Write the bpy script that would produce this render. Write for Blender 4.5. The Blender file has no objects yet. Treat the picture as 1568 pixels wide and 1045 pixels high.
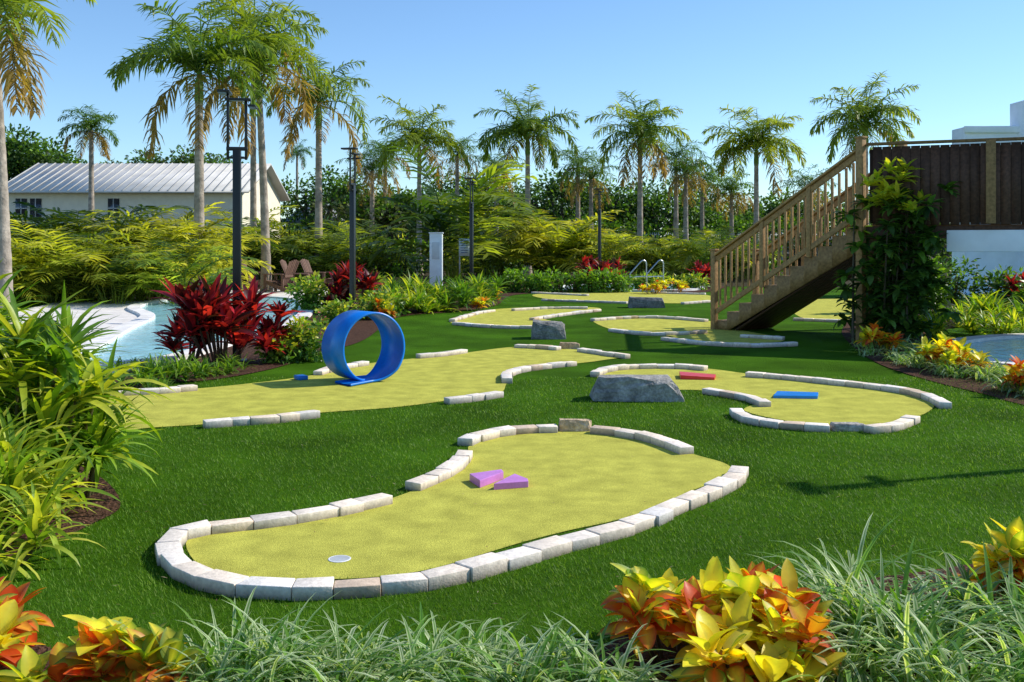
import bpy, bmesh, math
import numpy as np
from mathutils import Vector
R=np.random.default_rng(11)
F=1524.0; H=1.6; HV=375.0
def G(u,v,z=0.0):
    Y=F*(H-z)/(v-HV); return np.array([(u-784)/F*Y,Y,z])
def Q(u,v,Y): return np.array([(u-784)/F*Y,Y,H-(v-HV)*Y/F])
A=lambda *a: np.array(a,float)
scene=bpy.context.scene
# ------------------------------------------------------------- materials
MATS={}
def mat(name,rough=.6,ns=15.,na=.25,bs=60.,ba=.2,tr=0.,spec=.4,metal=0.,bdist=.01,ns2=None):
    if name in MATS: return MATS[name]
    m=bpy.data.materials.new(name); m.use_nodes=True; t=m.node_tree; N=t.nodes; Lk=t.links
    b=N['Principled BSDF']; out=N['Material Output']
    at=N.new('ShaderNodeAttribute'); at.attribute_name='Col'
    tc=N.new('ShaderNodeTexCoord')
    no=N.new('ShaderNodeTexNoise'); no.inputs['Scale'].default_value=ns; no.inputs['Detail'].default_value=5
    Lk.new(tc.outputs['Object'],no.inputs['Vector'])
    mr=N.new('ShaderNodeMapRange'); mr.inputs['From Min'].default_value=.3; mr.inputs['From Max'].default_value=.7
    mr.inputs['To Min'].default_value=1-na; mr.inputs['To Max'].default_value=1+na
    Lk.new(no.outputs['Fac'],mr.inputs['Value'])
    last=mr.outputs[0]
    if ns2:
        n2=N.new('ShaderNodeTexNoise'); n2.inputs['Scale'].default_value=ns2; n2.inputs['Detail'].default_value=3
        Lk.new(tc.outputs['Object'],n2.inputs['Vector'])
        m2=N.new('ShaderNodeMapRange'); m2.inputs['From Min'].default_value=.3; m2.inputs['From Max'].default_value=.7
        m2.inputs['To Min'].default_value=1-na*.6; m2.inputs['To Max'].default_value=1+na*.6
        Lk.new(n2.outputs['Fac'],m2.inputs['Value'])
        mm=N.new('ShaderNodeMath'); mm.operation='MULTIPLY'; Lk.new(last,mm.inputs[0]); Lk.new(m2.outputs[0],mm.inputs[1]); last=mm.outputs[0]
    vm=N.new('ShaderNodeVectorMath'); vm.operation='SCALE'
    Lk.new(at.outputs['Color'],vm.inputs[0]); Lk.new(last,vm.inputs['Scale'])
    Lk.new(vm.outputs[0],b.inputs['Base Color'])
    b.inputs['Roughness'].default_value=rough; b.inputs['Metallic'].default_value=metal
    b.inputs['Specular IOR Level'].default_value=spec
    if ba>0:
        nb=N.new('ShaderNodeTexNoise'); nb.inputs['Scale'].default_value=bs; nb.inputs['Detail'].default_value=4
        Lk.new(tc.outputs['Object'],nb.inputs['Vector'])
        bp=N.new('ShaderNodeBump'); bp.inputs['Strength'].default_value=ba; bp.inputs['Distance'].default_value=bdist
        Lk.new(nb.outputs['Fac'],bp.inputs['Height']); Lk.new(bp.outputs[0],b.inputs['Normal'])
    if tr>0:
        tl=N.new('ShaderNodeBsdfTranslucent'); mx=N.new('ShaderNodeMixShader'); mx.inputs[0].default_value=tr
        sc=N.new('ShaderNodeVectorMath'); sc.operation='MULTIPLY'; sc.inputs[1].default_value=(1.7,1.7,.5)
        Lk.new(vm.outputs[0],sc.inputs[0]); Lk.new(sc.outputs[0],tl.inputs['Color'])
        Lk.new(b.outputs[0],mx.inputs[1]); Lk.new(tl.outputs[0],mx.inputs[2]); Lk.new(mx.outputs[0],out.inputs['Surface'])
    MATS[name]=m; return m
M_leaf=mat('leaf',rough=.4,ns=9,na=.25,ba=0,tr=.42,spec=.3)
M_palm=mat('palm_leaf',rough=.42,ns=2,na=.2,ba=0,tr=.42,spec=.3)
M_far=mat('far_leaf',rough=.6,ns=.5,na=.35,ba=0,tr=.3,spec=.2)
M_blade=mat('turf_blade',rough=.5,ns=1.3,na=.24,ba=0,tr=.35,spec=.18)
M_turf=mat('turf_ground',rough=.95,ns=230,na=.6,bs=220,ba=.8,spec=.03,bdist=.02,ns2=.9)
M_green=mat('putting_turf',rough=.95,ns=130,na=.30,bs=170,ba=.7,spec=.04,bdist=.008,ns2=5)
M_mulch=mat('mulch',rough=.95,ns=45,na=.7,bs=40,ba=1,spec=.1,bdist=.04)
M_stone=mat('cut_stone',rough=.85,ns=34,na=.17,bs=90,ba=.5,spec=.2,bdist=.005,ns2=6)
M_rock=mat('rock',rough=.85,ns=9,na=.45,bs=26,ba=.9,spec=.3,bdist=.025,ns2=40)
M_bark=mat('bark',rough=.85,ns=8,na=.3,bs=20,ba=.6,spec=.2,bdist=.03)
M_wood=mat('treated_wood',rough=.7,ns=22,na=.3,bs=50,ba=.3,spec=.3,bdist=.004)
M_paint=mat('painted_metal',rough=.4,ns=4,na=.1,ba=.05,spec=.5)
M_plast=mat('plastic',rough=.36,ns=7,na=.12,bs=25,ba=.08,spec=.5,bdist=.003,ns2=60)
M_wall=mat('stucco',rough=.85,ns=3,na=.06,bs=50,ba=.15,spec=.2)
M_roof=mat('metal_roof',rough=.5,ns=1.2,na=.12,ba=.05,spec=.4)
M_pave=mat('pavers',rough=.85,ns=3.5,na=.18,bs=30,ba=.3,spec=.2,ns2=40)
M_glass=mat('window_glass',rough=.1,ns=2,na=.1,ba=0,spec=.8)
M_chrome=mat('steel',rough=.3,ns=5,na=.05,ba=0,metal=1)
M_water=mat('pool_water',rough=.12,ns=1.6,na=.16,bs=6,ba=.45,spec=.5,bdist=.06,ns2=14)
# ------------------------------------------------------------- accumulators
class Acc:
    def __init__(s): s.V=[];s.F=[];s.C=[];s.n=0
    def add(s,V,Fc,C):
        V=np.asarray(V,float).reshape(-1,3); Fc=np.asarray(Fc,int).reshape(-1,4)
        C=np.asarray(C,float)
        if C.ndim==1: C=np.tile(C,(len(V),1))
        s.V.append(V); s.F.append(Fc+s.n); s.C.append(C.reshape(-1,3)); s.n+=len(V)
    def obj(s,name,m,loc=(0,0,0),parent=None,bevel=0,smooth=False):
        V=np.concatenate(s.V); Fc=np.concatenate(s.F); C=np.concatenate(s.C)
        me=bpy.data.meshes.new(name)
        me.vertices.add(len(V)); me.vertices.foreach_set('co',V.astype(np.float32).ravel())
        me.loops.add(len(Fc)*4); me.loops.foreach_set('vertex_index',Fc.astype(np.int32).ravel())
        me.polygons.add(len(Fc)); me.polygons.foreach_set('loop_start',np.arange(0,len(Fc)*4,4,dtype=np.int32))
        me.update(calc_edges=True)
        if smooth: me.polygons.foreach_set('use_smooth',np.ones(len(Fc),bool))
        ca=me.color_attributes.new('Col','FLOAT_COLOR','POINT')
        ca.data.foreach_set('color',np.concatenate([np.clip(C,0,1),np.ones((len(C),1))],1).astype(np.float32).ravel())
        me.materials.append(m)
        o=bpy.data.objects.new(name,me); scene.collection.objects.link(o); o.location=loc
        if parent: o.parent=parent
        if bevel:
            b=o.modifiers.new('bevel','BEVEL'); b.width=bevel; b.segments=2; b.limit_method='ANGLE'
        return o
def empty(name,loc=(0,0,0)):
    e=bpy.data.objects.new(name,None); e.empty_display_size=.2; scene.collection.objects.link(e); e.location=loc; return e
def ngon(name,pts,z,m,col,parent=None):
    me=bpy.data.meshes.new(name); me.from_pydata([(p[0],p[1],z) for p in pts],[],[list(range(len(pts)))])
    me.update()
    if me.polygons[0].normal.z<0: me.flip_normals()
    ca=me.color_attributes.new('Col','FLOAT_COLOR','POINT')
    for d in ca.data: d.color=(*col,1)
    me.materials.append(m); o=bpy.data.objects.new(name,me); scene.collection.objects.link(o)
    if parent: o.parent=parent
    return o
def smooth(pts,closed=False,k=6):
    P=[np.asarray(p,float)[:2] for p in pts]; n=len(P); out=[]
    rng=range(n) if closed else range(n-1)
    for i in rng:
        if closed: a,b,c,d=P[i-1],P[i],P[(i+1)%n],P[(i+2)%n]
        else: a,b,c,d=P[max(i-1,0)],P[i],P[i+1],P[min(i+2,n-1)]
        for j in range(k):
            t=j/k
            out.append(.5*((2*b)+(-a+c)*t+(2*a-5*b+4*c-d)*t*t+(-a+3*b-3*c+d)*t**3))
    if not closed: out.append(P[-1])
    return np.array(out)
def inpoly(x,y,poly):
    r=np.zeros(len(x),bool); n=len(poly); j=n-1
    for i in range(n):
        xi,yi=poly[i][:2]; xj,yj=poly[j][:2]
        c=((yi>y)!=(yj>y))&(x<(xj-xi)*(y-yi)/(yj-yi+1e-12)+xi); r^=c; j=i
    return r
BOXF=np.array([[0,3,2,1],[4,5,6,7],[0,1,5,4],[1,2,6,5],[2,3,7,6],[3,0,4,7]])
def box(acc,c,s,col,rz=0.,rot=None):
    s=np.array(s)/2
    v=np.array([[-1,-1,-1],[1,-1,-1],[1,1,-1],[-1,1,-1],[-1,-1,1],[1,-1,1],[1,1,1],[-1,1,1]])*s
    if rot is None:
        ca,sa=math.cos(rz),math.sin(rz); rot=np.array([[ca,-sa,0],[sa,ca,0],[0,0,1]])
    acc.add(v@np.asarray(rot).T+np.array(c),BOXF,col)
def beam(acc,p,q,w,h,col):
    p=np.array(p,float);q=np.array(q,float); d=q-p; L=np.linalg.norm(d); x=d/L
    up=A(0,0,1) if abs(x[2])<.98 else A(0,1,0)
    y=np.cross(up,x); y/=np.linalg.norm(y); z=np.cross(x,y)
    box(acc,(p+q)/2,(L,w,h),col,rot=np.stack([x,y,z],1))
def tube(acc,pts,rad,sides,col):
    pts=np.asarray(pts,float); n=len(pts); rad=np.broadcast_to(rad,(n,)).astype(float)
    T=np.gradient(pts,axis=0); T/=np.linalg.norm(T,axis=1)[:,None]
    ref=A(0,1,0) if abs(T[:,1]).max()<.9 else A(1,0,0)
    a=np.cross(T,ref); a/=np.linalg.norm(a,axis=1)[:,None]; b=np.cross(T,a)
    th=np.linspace(0,2*np.pi,sides,endpoint=False)
    V=pts[:,None]+rad[:,None,None]*(a[:,None]*np.cos(th)[None,:,None]+b[:,None]*np.sin(th)[None,:,None])
    i=np.arange(n-1)[:,None]*sides; j=np.arange(sides)[None]; j2=(j+1)%sides
    Fc=np.stack([i+j,i+j2,i+sides+j2,i+sides+j],-1).reshape(-1,4)
    C=np.asarray(col,float)
    if C.ndim==2: C=np.repeat(C,sides,0)
    acc.add(V.reshape(-1,3),Fc,C)
def p_strap(t): return np.clip(np.minimum(.55+2.2*t,1)*(1-t**3.5),.03,1)
def p_leaf(t): return np.clip(np.sin(np.pi*np.clip(t,0,1)**.85)**.75,.05,1)
def p_blade(t): return 1-.85*t
def ribbons(acc,base,az,el,L,W,droop,col,segs=4,prof=p_strap,tip=None,mid=None,roll=0.,fold=0.):
    n=len(base); f=lambda a: np.broadcast_to(np.asarray(a,float),(n,))
    az,el,L,W,droop,roll=map(f,(az,el,L,W,droop,roll))
    t=np.linspace(0,1,segs+1)
    e=np.clip(el[:,None]-droop[:,None]*t[None]**1.2,-1.45,1.55); em=(e[:,1:]+e[:,:-1])/2; st=(L/segs)[:,None]
    z0=np.zeros((n,1))
    h=np.concatenate([z0,np.cumsum(np.cos(em)*st,1)],1); z=np.concatenate([z0,np.cumsum(np.sin(em)*st,1)],1)
    ca,sa=np.cos(az)[:,None],np.sin(az)[:,None]
    P=np.stack([base[:,0:1]+h*ca,base[:,1:2]+h*sa,base[:,2:3]+z],-1)
    s=np.stack([-sa+0*e,ca+0*e,0*e],-1); nr=np.stack([-np.sin(e)*ca,-np.sin(e)*sa,np.cos(e)],-1)
    cr,sr=np.cos(roll)[:,None,None],np.sin(roll)[:,None,None]
    s2=s*cr+nr*sr; n2=nr*cr-s*sr
    w=(prof(t)[None]*W[:,None]/2)[...,None]
    col=np.broadcast_to(np.asarray(col,float),(n,3)); tp=col if tip is None else np.broadcast_to(np.asarray(tip,float),(n,3))
    C=col[:,None]*(1-t[None,:,None])+tp[:,None]*t[None,:,None]
    if fold or mid is not None:
        V=np.stack([P-s2*w+n2*w*fold,P,P+s2*w+n2*w*fold],2); k=3
        md=C if mid is None else np.broadcast_to(np.asarray(mid,float),(n,3))[:,None]+0*C
        CC=np.stack([C,md,C],2)
    else:
        V=np.stack([P-s2*w,P+s2*w],2); k=2; CC=np.stack([C,C],2)
    i=np.arange(n)[:,None,None]*((segs+1)*k); j=np.arange(segs)[None,:,None]*k; q=np.arange(k-1)[None,None]
    b=i+j+q
    acc.add(V.reshape(-1,3),np.stack([b,b+1,b+k+1,b+k],-1).reshape(-1,4),CC.reshape(-1,3))
def pick(cols,n,jit=.2):
    c=np.asarray(cols,float)[R.integers(0,len(cols),n)]
    return c*(1+R.uniform(-jit,jit,(n,1)))
def rosette(acc,c,n,L,W,el=(.1,1.4),droop=(.5,1.4),cols=((.1,.2,.03),),**k):
    base=np.array(c)+R.normal(0,.012,(n,3))
    mid=k.pop('midcols',None)
    if mid is not None: k['mid']=pick(mid,n)
    ribbons(acc,base,R.uniform(0,6.283,n),R.uniform(*el,n),L*R.uniform(.7,1.1,n),W*R.uniform(.8,1.15,n),R.uniform(*droop,n),pick(cols,n),roll=R.uniform(-.4,.4,n),**k)
def cloud(acc,c,r,n,L,W,cols,top=None,hemi=False,segs=2,power=.35):
    d=R.normal(0,1,(n,3)); d/=np.linalg.norm(d,axis=1)[:,None]
    if hemi: d[:,2]=np.abs(d[:,2])
    rr=R.uniform(0,1,n)**power
    P=np.array(c)+d*rr[:,None]*np.array(r)
    az=np.arctan2(d[:,1],d[:,0])+R.normal(0,.8,n); el=np.arcsin(d[:,2])*.6+R.normal(.15,.5,n)
    col=pick(cols,n,.3)*(0.45+.65*rr[:,None])  # shading painted into leaf colour: inner leaves darker, outer ones brighter
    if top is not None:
        k=(d[:,2]>.2)&(R.uniform(0,1,n)<.6); col[k]=pick(top,k.sum(),.25)  # brighter leaves on top, painted as part of the same shading
    ribbons(acc,P,az,el,L*R.uniform(.6,1.2,n),W*R.uniform(.7,1.2,n),R.uniform(.2,1.1,n),col,segs=segs,prof=p_leaf,roll=R.uniform(-1.2,1.2,n))
# ------------------------------------------------------------- fronds
def frond(acc,base,az,el,L,droop,m,leafL,leafW,col,tipc,plum=.5,hang=.9,segs=2):
    K=m; t=(np.arange(K)+.5)/K
    tt=np.linspace(0,1,K*2+1); e=np.clip(el-droop*tt**1.3,-1.4,1.5)
    em=(e[1:]+e[:-1])/2; st=L/(2*K)
    h=np.concatenate([[0],np.cumsum(np.cos(em)*st)]); z=np.concatenate([[0],np.cumsum(np.sin(em)*st)])
    P=np.stack([base[0]+h*np.cos(az),base[1]+h*np.sin(az),base[2]+z],1)
    tube(acc,P[::4],np.linspace(.022,.006,len(P[::4]))*max(L/3,.4),4,np.asarray(col)*1.1)
    idx=1+2*np.arange(K); Pb=P[idx]; eb=e[idx]
    T=np.stack([np.cos(eb)*math.cos(az),np.cos(eb)*math.sin(az),np.sin(eb)],1)
    S=np.array([-math.sin(az),math.cos(az),0])
    mask=t>.1
    for sg in (-1,1):
        n=mask.sum(); up=R.normal(.15,plum,n)
        D=T[mask]*(.35+.5*t[mask])[:,None]+sg*S*1.0+np.cross(T[mask],S)*up[:,None]
        D/=np.linalg.norm(D,axis=1)[:,None]
        ll=leafL*(np.sin(np.pi*(t[mask]*.8+.16))**.6)*R.uniform(.85,1.1,n)
        cc=np.asarray(col)*(1-t[mask][:,None])+np.asarray(tipc)*t[mask][:,None]
        cc=cc*R.uniform(.75,1.25,(n,1))
        ribbons(acc,Pb[mask],np.arctan2(D[:,1],D[:,0]),np.arcsin(np.clip(D[:,2],-1,1)),ll,leafW,hang*R.uniform(.7,1.4,n),cc,segs=segs,prof=p_strap,roll=R.uniform(-.6,.6,n))
GR=A(.085,.175,.03); YG=A(.26,.32,.035); DK=A(.04,.09,.02); BR=A(.36,.23,.08); YE=A(.5,.42,.04)  # DK deepened to stand in for shadow among the areca fronds
def palm(name,X,Y,h,fl,nf=15,tr=.16,lean=(0,0),yel=.3,spike=True,m=40,shaft=True,dead=2,trc=(.40,.33,.26)):
    e=empty(name,(X,Y,0)); a=Acc()
    t=np.linspace(0,1,40); path=np.stack([lean[0]*t**1.5,lean[1]*t**1.5,h*t],1)
    rad=tr*(1.15-.5*t+.5*np.exp(-t*14)); rad*=1+.035*np.sin(np.arange(40)*2.4)
    col=np.array([A(*trc)*(.7+.45*R.random()) for _ in t])
    if shaft:
        k=t>.87; col[k]=A(.17,.27,.06); rad[k]*=1.2
        rad[-2:]*=.6
    tube(a,path,rad,12,col); a.obj('trunk',M_bark,parent=e,smooth=True)
    b=Acc(); top=path[-1]
    az0=R.uniform(0,6); sz=R.uniform(.9,1.1)
    for i in range(nf):
        s=(i+.5)/nf; az=az0+i*2.39996+R.normal(0,.25)
        el=1.4-1.2*s+R.normal(0,.15); dr=1.5+1.0*s+R.normal(0,.25)
        w=R.random()
        c=GR*(1-w*yel)+YG*w*yel; tp=c*1.0+YE*.3*yel
        if i>=nf-dead: c=BR*.7+GR*.3; tp=BR; el-=.35
        frond(b,top+A(0,0,-.1*s),az,el,fl*sz*R.uniform(.8,1.12),dr,m,fl*.27,fl*.024,c,tp)
    if spike:
        tube(b,[top,top+A(.05,.02,fl*.45),top+A(.02,.03,fl*.62)],[.05,.025,.008],5,GR*1.4)
    b.obj('crown',M_palm,parent=e); return e
def areca(X,Y,h,nf=20,m=20,yel=1.,name='areca_palm',spread=.35):
    a=Acc()
    for i in range(nf):
        az=R.uniform(0,6.283); r=R.uniform(0,spread)
        b=A(math.cos(az)*r,math.sin(az)*r,R.uniform(0,h*.45)); w=R.random()**(.6 if yel>.8 else 1.6)
        c=(DK*1.2)*(1-w)+YG*1.5*w; tp=c*(1-yel*.5)+YE*yel*.9*w  # golden leaves; dark fronds and yellow tips also paint shaded gaps and highlights
        tube(a,[A(b[0]*.6,b[1]*.6,0),b+A(0,0,.01)],[.02,.015],5,YG)
        frond(a,b,az+R.normal(0,.3),R.uniform(.7,1.45),h*R.uniform(.6,.9),R.uniform(1.0,2.0),m,h*.26,h*.030,c,tp,plum=.15,hang=.5)
    return a.obj(name,M_palm,(X,Y,0))
# ------------------------------------------------------------- world, sun, camera
SUN=Vector((.955,.295,0)).normalized()*math.cos(math.radians(38)); SUN.z=math.sin(math.radians(38))
w=bpy.data.worlds.new('World'); scene.world=w; w.use_nodes=True
wn=w.node_tree
bg=wn.nodes['Background']; sk=wn.nodes.new('ShaderNodeTexSky'); sk.sky_type='NISHITA'
sk.sun_disc=False; sk.sun_elevation=math.radians(38); sk.sun_rotation=math.atan2(SUN.x,SUN.y)
sk.air_density=1.0; sk.dust_density=0.; sk.ozone_density=3.
tm=wn.nodes.new('ShaderNodeVectorMath'); tm.operation='MULTIPLY'; tm.inputs[1].default_value=(.92,1.09,1.24)
wn.links.new(sk.outputs[0],tm.inputs[0]); wn.links.new(tm.outputs[0],bg.inputs[0]); bg.inputs[1].default_value=.145
l=bpy.data.lights.new('sun','SUN'); l.energy=5.0; l.angle=math.radians(.5); l.color=(1,.95,.84)
lo=bpy.data.objects.new('sun',l); scene.collection.objects.link(lo); lo.rotation_euler=SUN.to_track_quat('Z','Y').to_euler(); lo.location=(20,10,30)
cd=bpy.data.cameras.new('camera'); co=bpy.data.objects.new('camera',cd); scene.collection.objects.link(co)
co.location=(0,0,H); co.rotation_euler=(math.pi/2,0,0); cd.sensor_width=36; cd.lens=35; cd.shift_y=-147.5/1568
cd.clip_start=.05; cd.clip_end=2000; scene.camera=co
scene.view_settings.view_transform='Standard'
# ------------------------------------------------------------- ground
TURF=(.055,.14,.006)
ngon('ground',[(-600,-40),(600,-40),(600,1200),(-600,1200)],0,M_turf,TURF)
def poly(pts,k=6): return smooth([G(*p) for p in pts],True,k)
greens=[
 poly([(285,835),(300,862),(340,882),(420,891),(500,889),(580,885),(660,873),(740,850),(800,832),(870,814),(940,799),(1000,780),(1050,757),(1090,740),(1119,722),(1108,710),(1060,696),(1000,674),(960,664),(905,660),(850,660),(790,664),(740,672),(718,684),(716,702),(690,722),(650,745),(595,766),(540,780),(480,793),(410,803),(340,808),(300,820)]),
 poly([(60,606),(180,602),(300,596),(400,586),(480,575),(560,558),(640,549),(712,541),(790,532),(870,535),(955,545),(925,552),(878,558),(800,567),(783,578),(775,590),(766,602),(720,608),(680,615),(600,625),(490,633),(420,641),(310,651),(230,656),(60,668)]),
 poly([(912,570),(930,564),(980,560),(1080,565),(1145,573),(1230,580),(1330,590),(1400,603),(1430,618),(1420,632),(1385,645),(1320,652),(1240,650),(1180,641),(1140,630),(1150,622),(1174,618),(1150,609),(1080,599),(1020,597),(950,590),(915,579)]),
 poly([(692,490),(730,478),(790,472),(900,471),(918,475),(870,482),(830,487),(848,494),(820,502),(760,501),(700,497)]),
 poly([(907,490),(950,486),(1020,486),(1085,492),(1120,503),(1200,520),(1150,527),(1060,522),(1010,513),(940,506)]),
 poly([(820,451),(900,448),(1000,448),(1080,452),(1090,460),(1040,465),(960,462),(880,460),(830,457)]),
 poly([(1215,462),(1300,458),(1400,462),(1400,480),(1300,490),(1225,486)])]
for g in greens: ngon('putting_green',g,.006,M_green,(.51,.485,.085))
beds=[poly([(-200,930),(-50,880),(60,842),(140,805),(185,775),(150,730),(60,690),(-60,670),(-300,700)]),
 poly([(-100,1000),(40,985),(120,1012),(330,1045),(500,1040),(700,1015),(900,1000),(980,965),(1150,930),(1260,900),(1400,880),(1560,858),(1750,850),(2000,1300),(-300,1300)]),
 poly([(100,600),(190,598),(260,588),(330,582),(420,565),(500,540),(560,520),(600,490),(640,482),(700,478),(760,468),(790,452),(900,446),(1000,446),(1080,448),(1080,436),(760,432),(560,436),(440,452),(440,480),(350,520),(180,556),(60,575)]),
 poly([(1290,505),(1310,535),(1350,560),(1420,583),(1500,603),(1600,628),(1800,650),(1800,590),(1560,568),(1470,555),(1440,530),(1430,512),(1500,490),(1500,470),(1330,480)])]
for b in beds: ngon('mulch_bed',b,.010,M_mulch,(.09,.045,.028))
ngon('planting_soil',[(-70,27),(-9,33),(0,38),(9,38),(40,30),(90,40),(90,140),(-90,140),(-90,30)],.008,M_mulch,(.06,.05,.025))
a=Acc(); n=14000; y=2.9*np.exp(R.uniform(0,1,n)*math.log(12/2.9)); x=R.uniform(-.6,.6,n)*(y+.5)
k=np.zeros(n,bool)
for b in beds: k|=inpoly(x,y,b)
x=x[k];y=y[k];n=len(x)
ribbons(a,np.c_[x,y,R.uniform(.012,.03,n)],R.uniform(0,6.3,n),R.uniform(-.3,.5,n),R.uniform(.015,.05,n),R.uniform(.006,.015,n),.2,pick([(.14,.06,.035),(.08,.035,.02),(.24,.13,.08)],n),segs=1,prof=p_blade)
a.obj('mulch_chips',M_bark)
def pool(pts,deck=None,wc=(.34,.70,.78)):
    e=empty('swimming_pool',(0,0,0)); P=poly(pts)
    if deck is not None: ngon('paving',poly(deck),.014,M_pave,(.78,.72,.66),e)
    ngon('water',P,.020,M_water,wc,e)
    a=Acc(); n=len(P); T=np.roll(P,-1,0)-np.roll(P,1,0); T/=np.linalg.norm(T,axis=1)[:,None]; Nn=np.stack([T[:,1],-T[:,0]],1)
    area=np.sum(P[:,0]*np.roll(P[:,1],-1)-P[:,1]*np.roll(P[:,0],-1))
    if area<0: Nn=-Nn
    i0=P; i1=P+Nn*.3
    V=np.concatenate([np.c_[i0,np.full(n,.0)],np.c_[i0,np.full(n,.07)],np.c_[i1,np.full(n,.07)],np.c_[i1,np.full(n,.0)]])
    j=np.arange(n); k=(j+1)%n
    for q in range(3): a.add(V,np.stack([j+q*n,k+q*n,k+(q+1)*n,j+(q+1)*n],1),A(.8,.76,.72))
    a.obj('coping',M_pave,parent=e)
pool([(450,462),(400,457),(330,457),(260,462),(215,473),(238,487),(205,505),(165,530),(120,560),(230,556),(330,530),(420,505),(460,480)],
     [(60,470),(120,458),(260,448),(450,442),(500,440),(500,470),(440,490),(300,545),(100,585),(-60,600),(-60,500)])
pool([(1475,530),(1560,520),(1700,520),(1900,540),(1800,580),(1640,572),(1540,560),(1480,546)],wc=(.12,.58,.68))
pool([(1395,442),(1460,432),(1560,430),(1560,448),(1450,455)],wc=(.1,.5,.55))
pool([(850,443),(900,438),(960,438),(1060,441),(1040,446),(930,446)])
# ------------------------------------------------------------- curbs
def curb(pts,z=.06,width=.12,bl=.215,name='stone_curb'):
    P=smooth([G(u,v,z) for u,v in pts],False,10)
    d=np.r_[0,np.cumsum(np.linalg.norm(np.diff(P,axis=0),axis=1))]; Lt=d[-1]; nb=max(1,round(Lt/bl))
    o=P.mean(0); a=Acc(); cuts=np.linspace(0,Lt,nb+1); cuts[1:-1]+=R.uniform(-.04,.04,nb-1)
    f=lambda s: np.array([np.interp(s,d,P[:,0]),np.interp(s,d,P[:,1])])
    tn=lambda s: (lambda q:q/np.linalg.norm(q))(f(min(s+.08,Lt))-f(max(s-.08,0)))
    for i in range(nb):
        s0,s1=cuts[i]+.002,cuts[i+1]-.002; c0,c1=f(s0)-o,f(s1)-o
        t0,t1=tn(s0),tn(s1); off=R.normal(0,.005); ww=width/2+R.normal(0,.004)
        n0=A(-t0[1],t0[0]);n1=A(-t1[1],t1[0])
        zt=z+R.normal(0,.003)
        q=[c0-n0*(ww-off),c1-n1*(ww-off),c1+n1*(ww+off),c0+n0*(ww+off)]
        V=[(*p,-.01) for p in q]+[(*p,zt+R.normal(0,.002)) for p in q]
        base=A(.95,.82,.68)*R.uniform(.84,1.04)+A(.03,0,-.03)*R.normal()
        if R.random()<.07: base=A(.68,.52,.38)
        C=np.array([base*A(.5,.45,.41)*.6]*4+[base]*4)  # lower corners darker: grime plus side-face shade painted into the stone colour
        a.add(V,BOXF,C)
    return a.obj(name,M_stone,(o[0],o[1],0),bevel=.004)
curb([(594,756),(540,768),(480,780),(410,790),(350,797),(300,803),(268,814),(258,832),(272,857),(310,876),(360,887),(420,893),(500,891),(580,887),(640,882),(690,873),(740,858),(800,842),(840,829),(880,820),(930,808),(975,795),(1010,780),(1050,763),(1090,746),(1122,729),(1134,714)])
curb([(711,689),(700,705),(675,720),(632,738)])
curb([(714,672),(735,663),(770,656),(815,652),(853,651)])
curb([(906,653),(950,657),(990,664),(1020,673),(1052,685)])
curb([(312,645),(360,641),(420,637),(486,629)])
curb([(684,610),(720,606),(765,599)])
curb([(777,580),(776,570),(800,562),(840,557),(879,553)])
curb([(790,527),(830,529),(856,531)]); curb([(888,533),(925,538),(961,543)])
curb([(640,543),(675,540),(712,535)])
curb([(487,568),(515,560),(560,553)])
curb([(120,600),(240,595),(300,590)])
curb([(911,570),(930,562),(980,558),(1040,558),(1081,561)])
curb([(1143,570),(1200,574),(1260,580),(1320,586),(1380,594),(1420,603),(1448,617)])
curb([(1080,594),(1120,600),(1150,606),(1171,615)])
curb([(1128,625),(1140,635),(1180,643),(1225,648),(1270,650)])
curb([(1330,653),(1370,648),(1398,636)])
for c in [[(692,489),(730,478),(755,474)],[(785,473),(840,470),(900,470)],[(695,493),(760,498),(815,499)],[(815,487),(860,480),(918,473)],
 [(907,488),(950,485),(1010,484),(1082,489)],[(935,503),(1000,509),(1080,506)],[(1015,516),(1080,523),(1150,526),(1218,524)],[(1135,512),(1200,516)],
 [(815,447),(860,449),(900,451)],[(830,458),(900,460),(960,462)],[(1045,463),(1085,460)],[(1000,447),(1080,449)],[(1150,466),(1220,462)],[(1215,487),(1300,490)]]: curb(c)
# ------------------------------------------------------------- rocks
def rock(u,v,wpx,hpx,dep,col,name='boulder',npt=22,taper=.1,crn=None):
    c=G(u,v); s=c[1]/F; W=wpx*s; Hh=hpx*s; bm=bmesh.new()
    cr=crn or [(-1,-1,-1),(1,-1,-1),(1,1,-1),(-1,1,-1),(-.93,-.85,1),(.8,-.8,.8),(.75,.9,.85),(-.9,.85,1)]
    for p in cr: p=np.array(p)*R.uniform(.9,1.,3); bm.verts.new((p[0]*W/2,p[1]*dep/2,(p[2]*.5+.5)*Hh))
    for i in range(npt):
        p=R.uniform(-1,1,3); p/=np.max(np.abs(p)); p*=R.uniform(.9,1.0)
        if crn: p[0]*=.86-.1*(p[2]>0)
        bm.verts.new((p[0]*W/2,p[1]*dep/2,(p[2]*.5+.5)*Hh*(1-taper*abs(p[0]))))
    r=bmesh.ops.convex_hull(bm,input=bm.verts)
    bmesh.ops.delete(bm,geom=[g for g in r['geom_interior'] if isinstance(g,bmesh.types.BMVert)],context='VERTS')
    bmesh.ops.subdivide_edges(bm,edges=bm.edges,cuts=2,use_grid_fill=True)
    for q in bm.verts: q.co+=Vector(R.normal(0,.005*Hh/.25,3))
    me=bpy.data.meshes.new(name); bm.to_mesh(me); bm.free()
    ca=me.color_attributes.new('Col','FLOAT_COLOR','POINT')
    for d in ca.data: d.color=(*col,1)
    me.materials.append(M_rock); o=bpy.data.objects.new(name,me); scene.collection.objects.link(o); o.location=(c[0],c[1]+dep/2,-.01)
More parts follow.
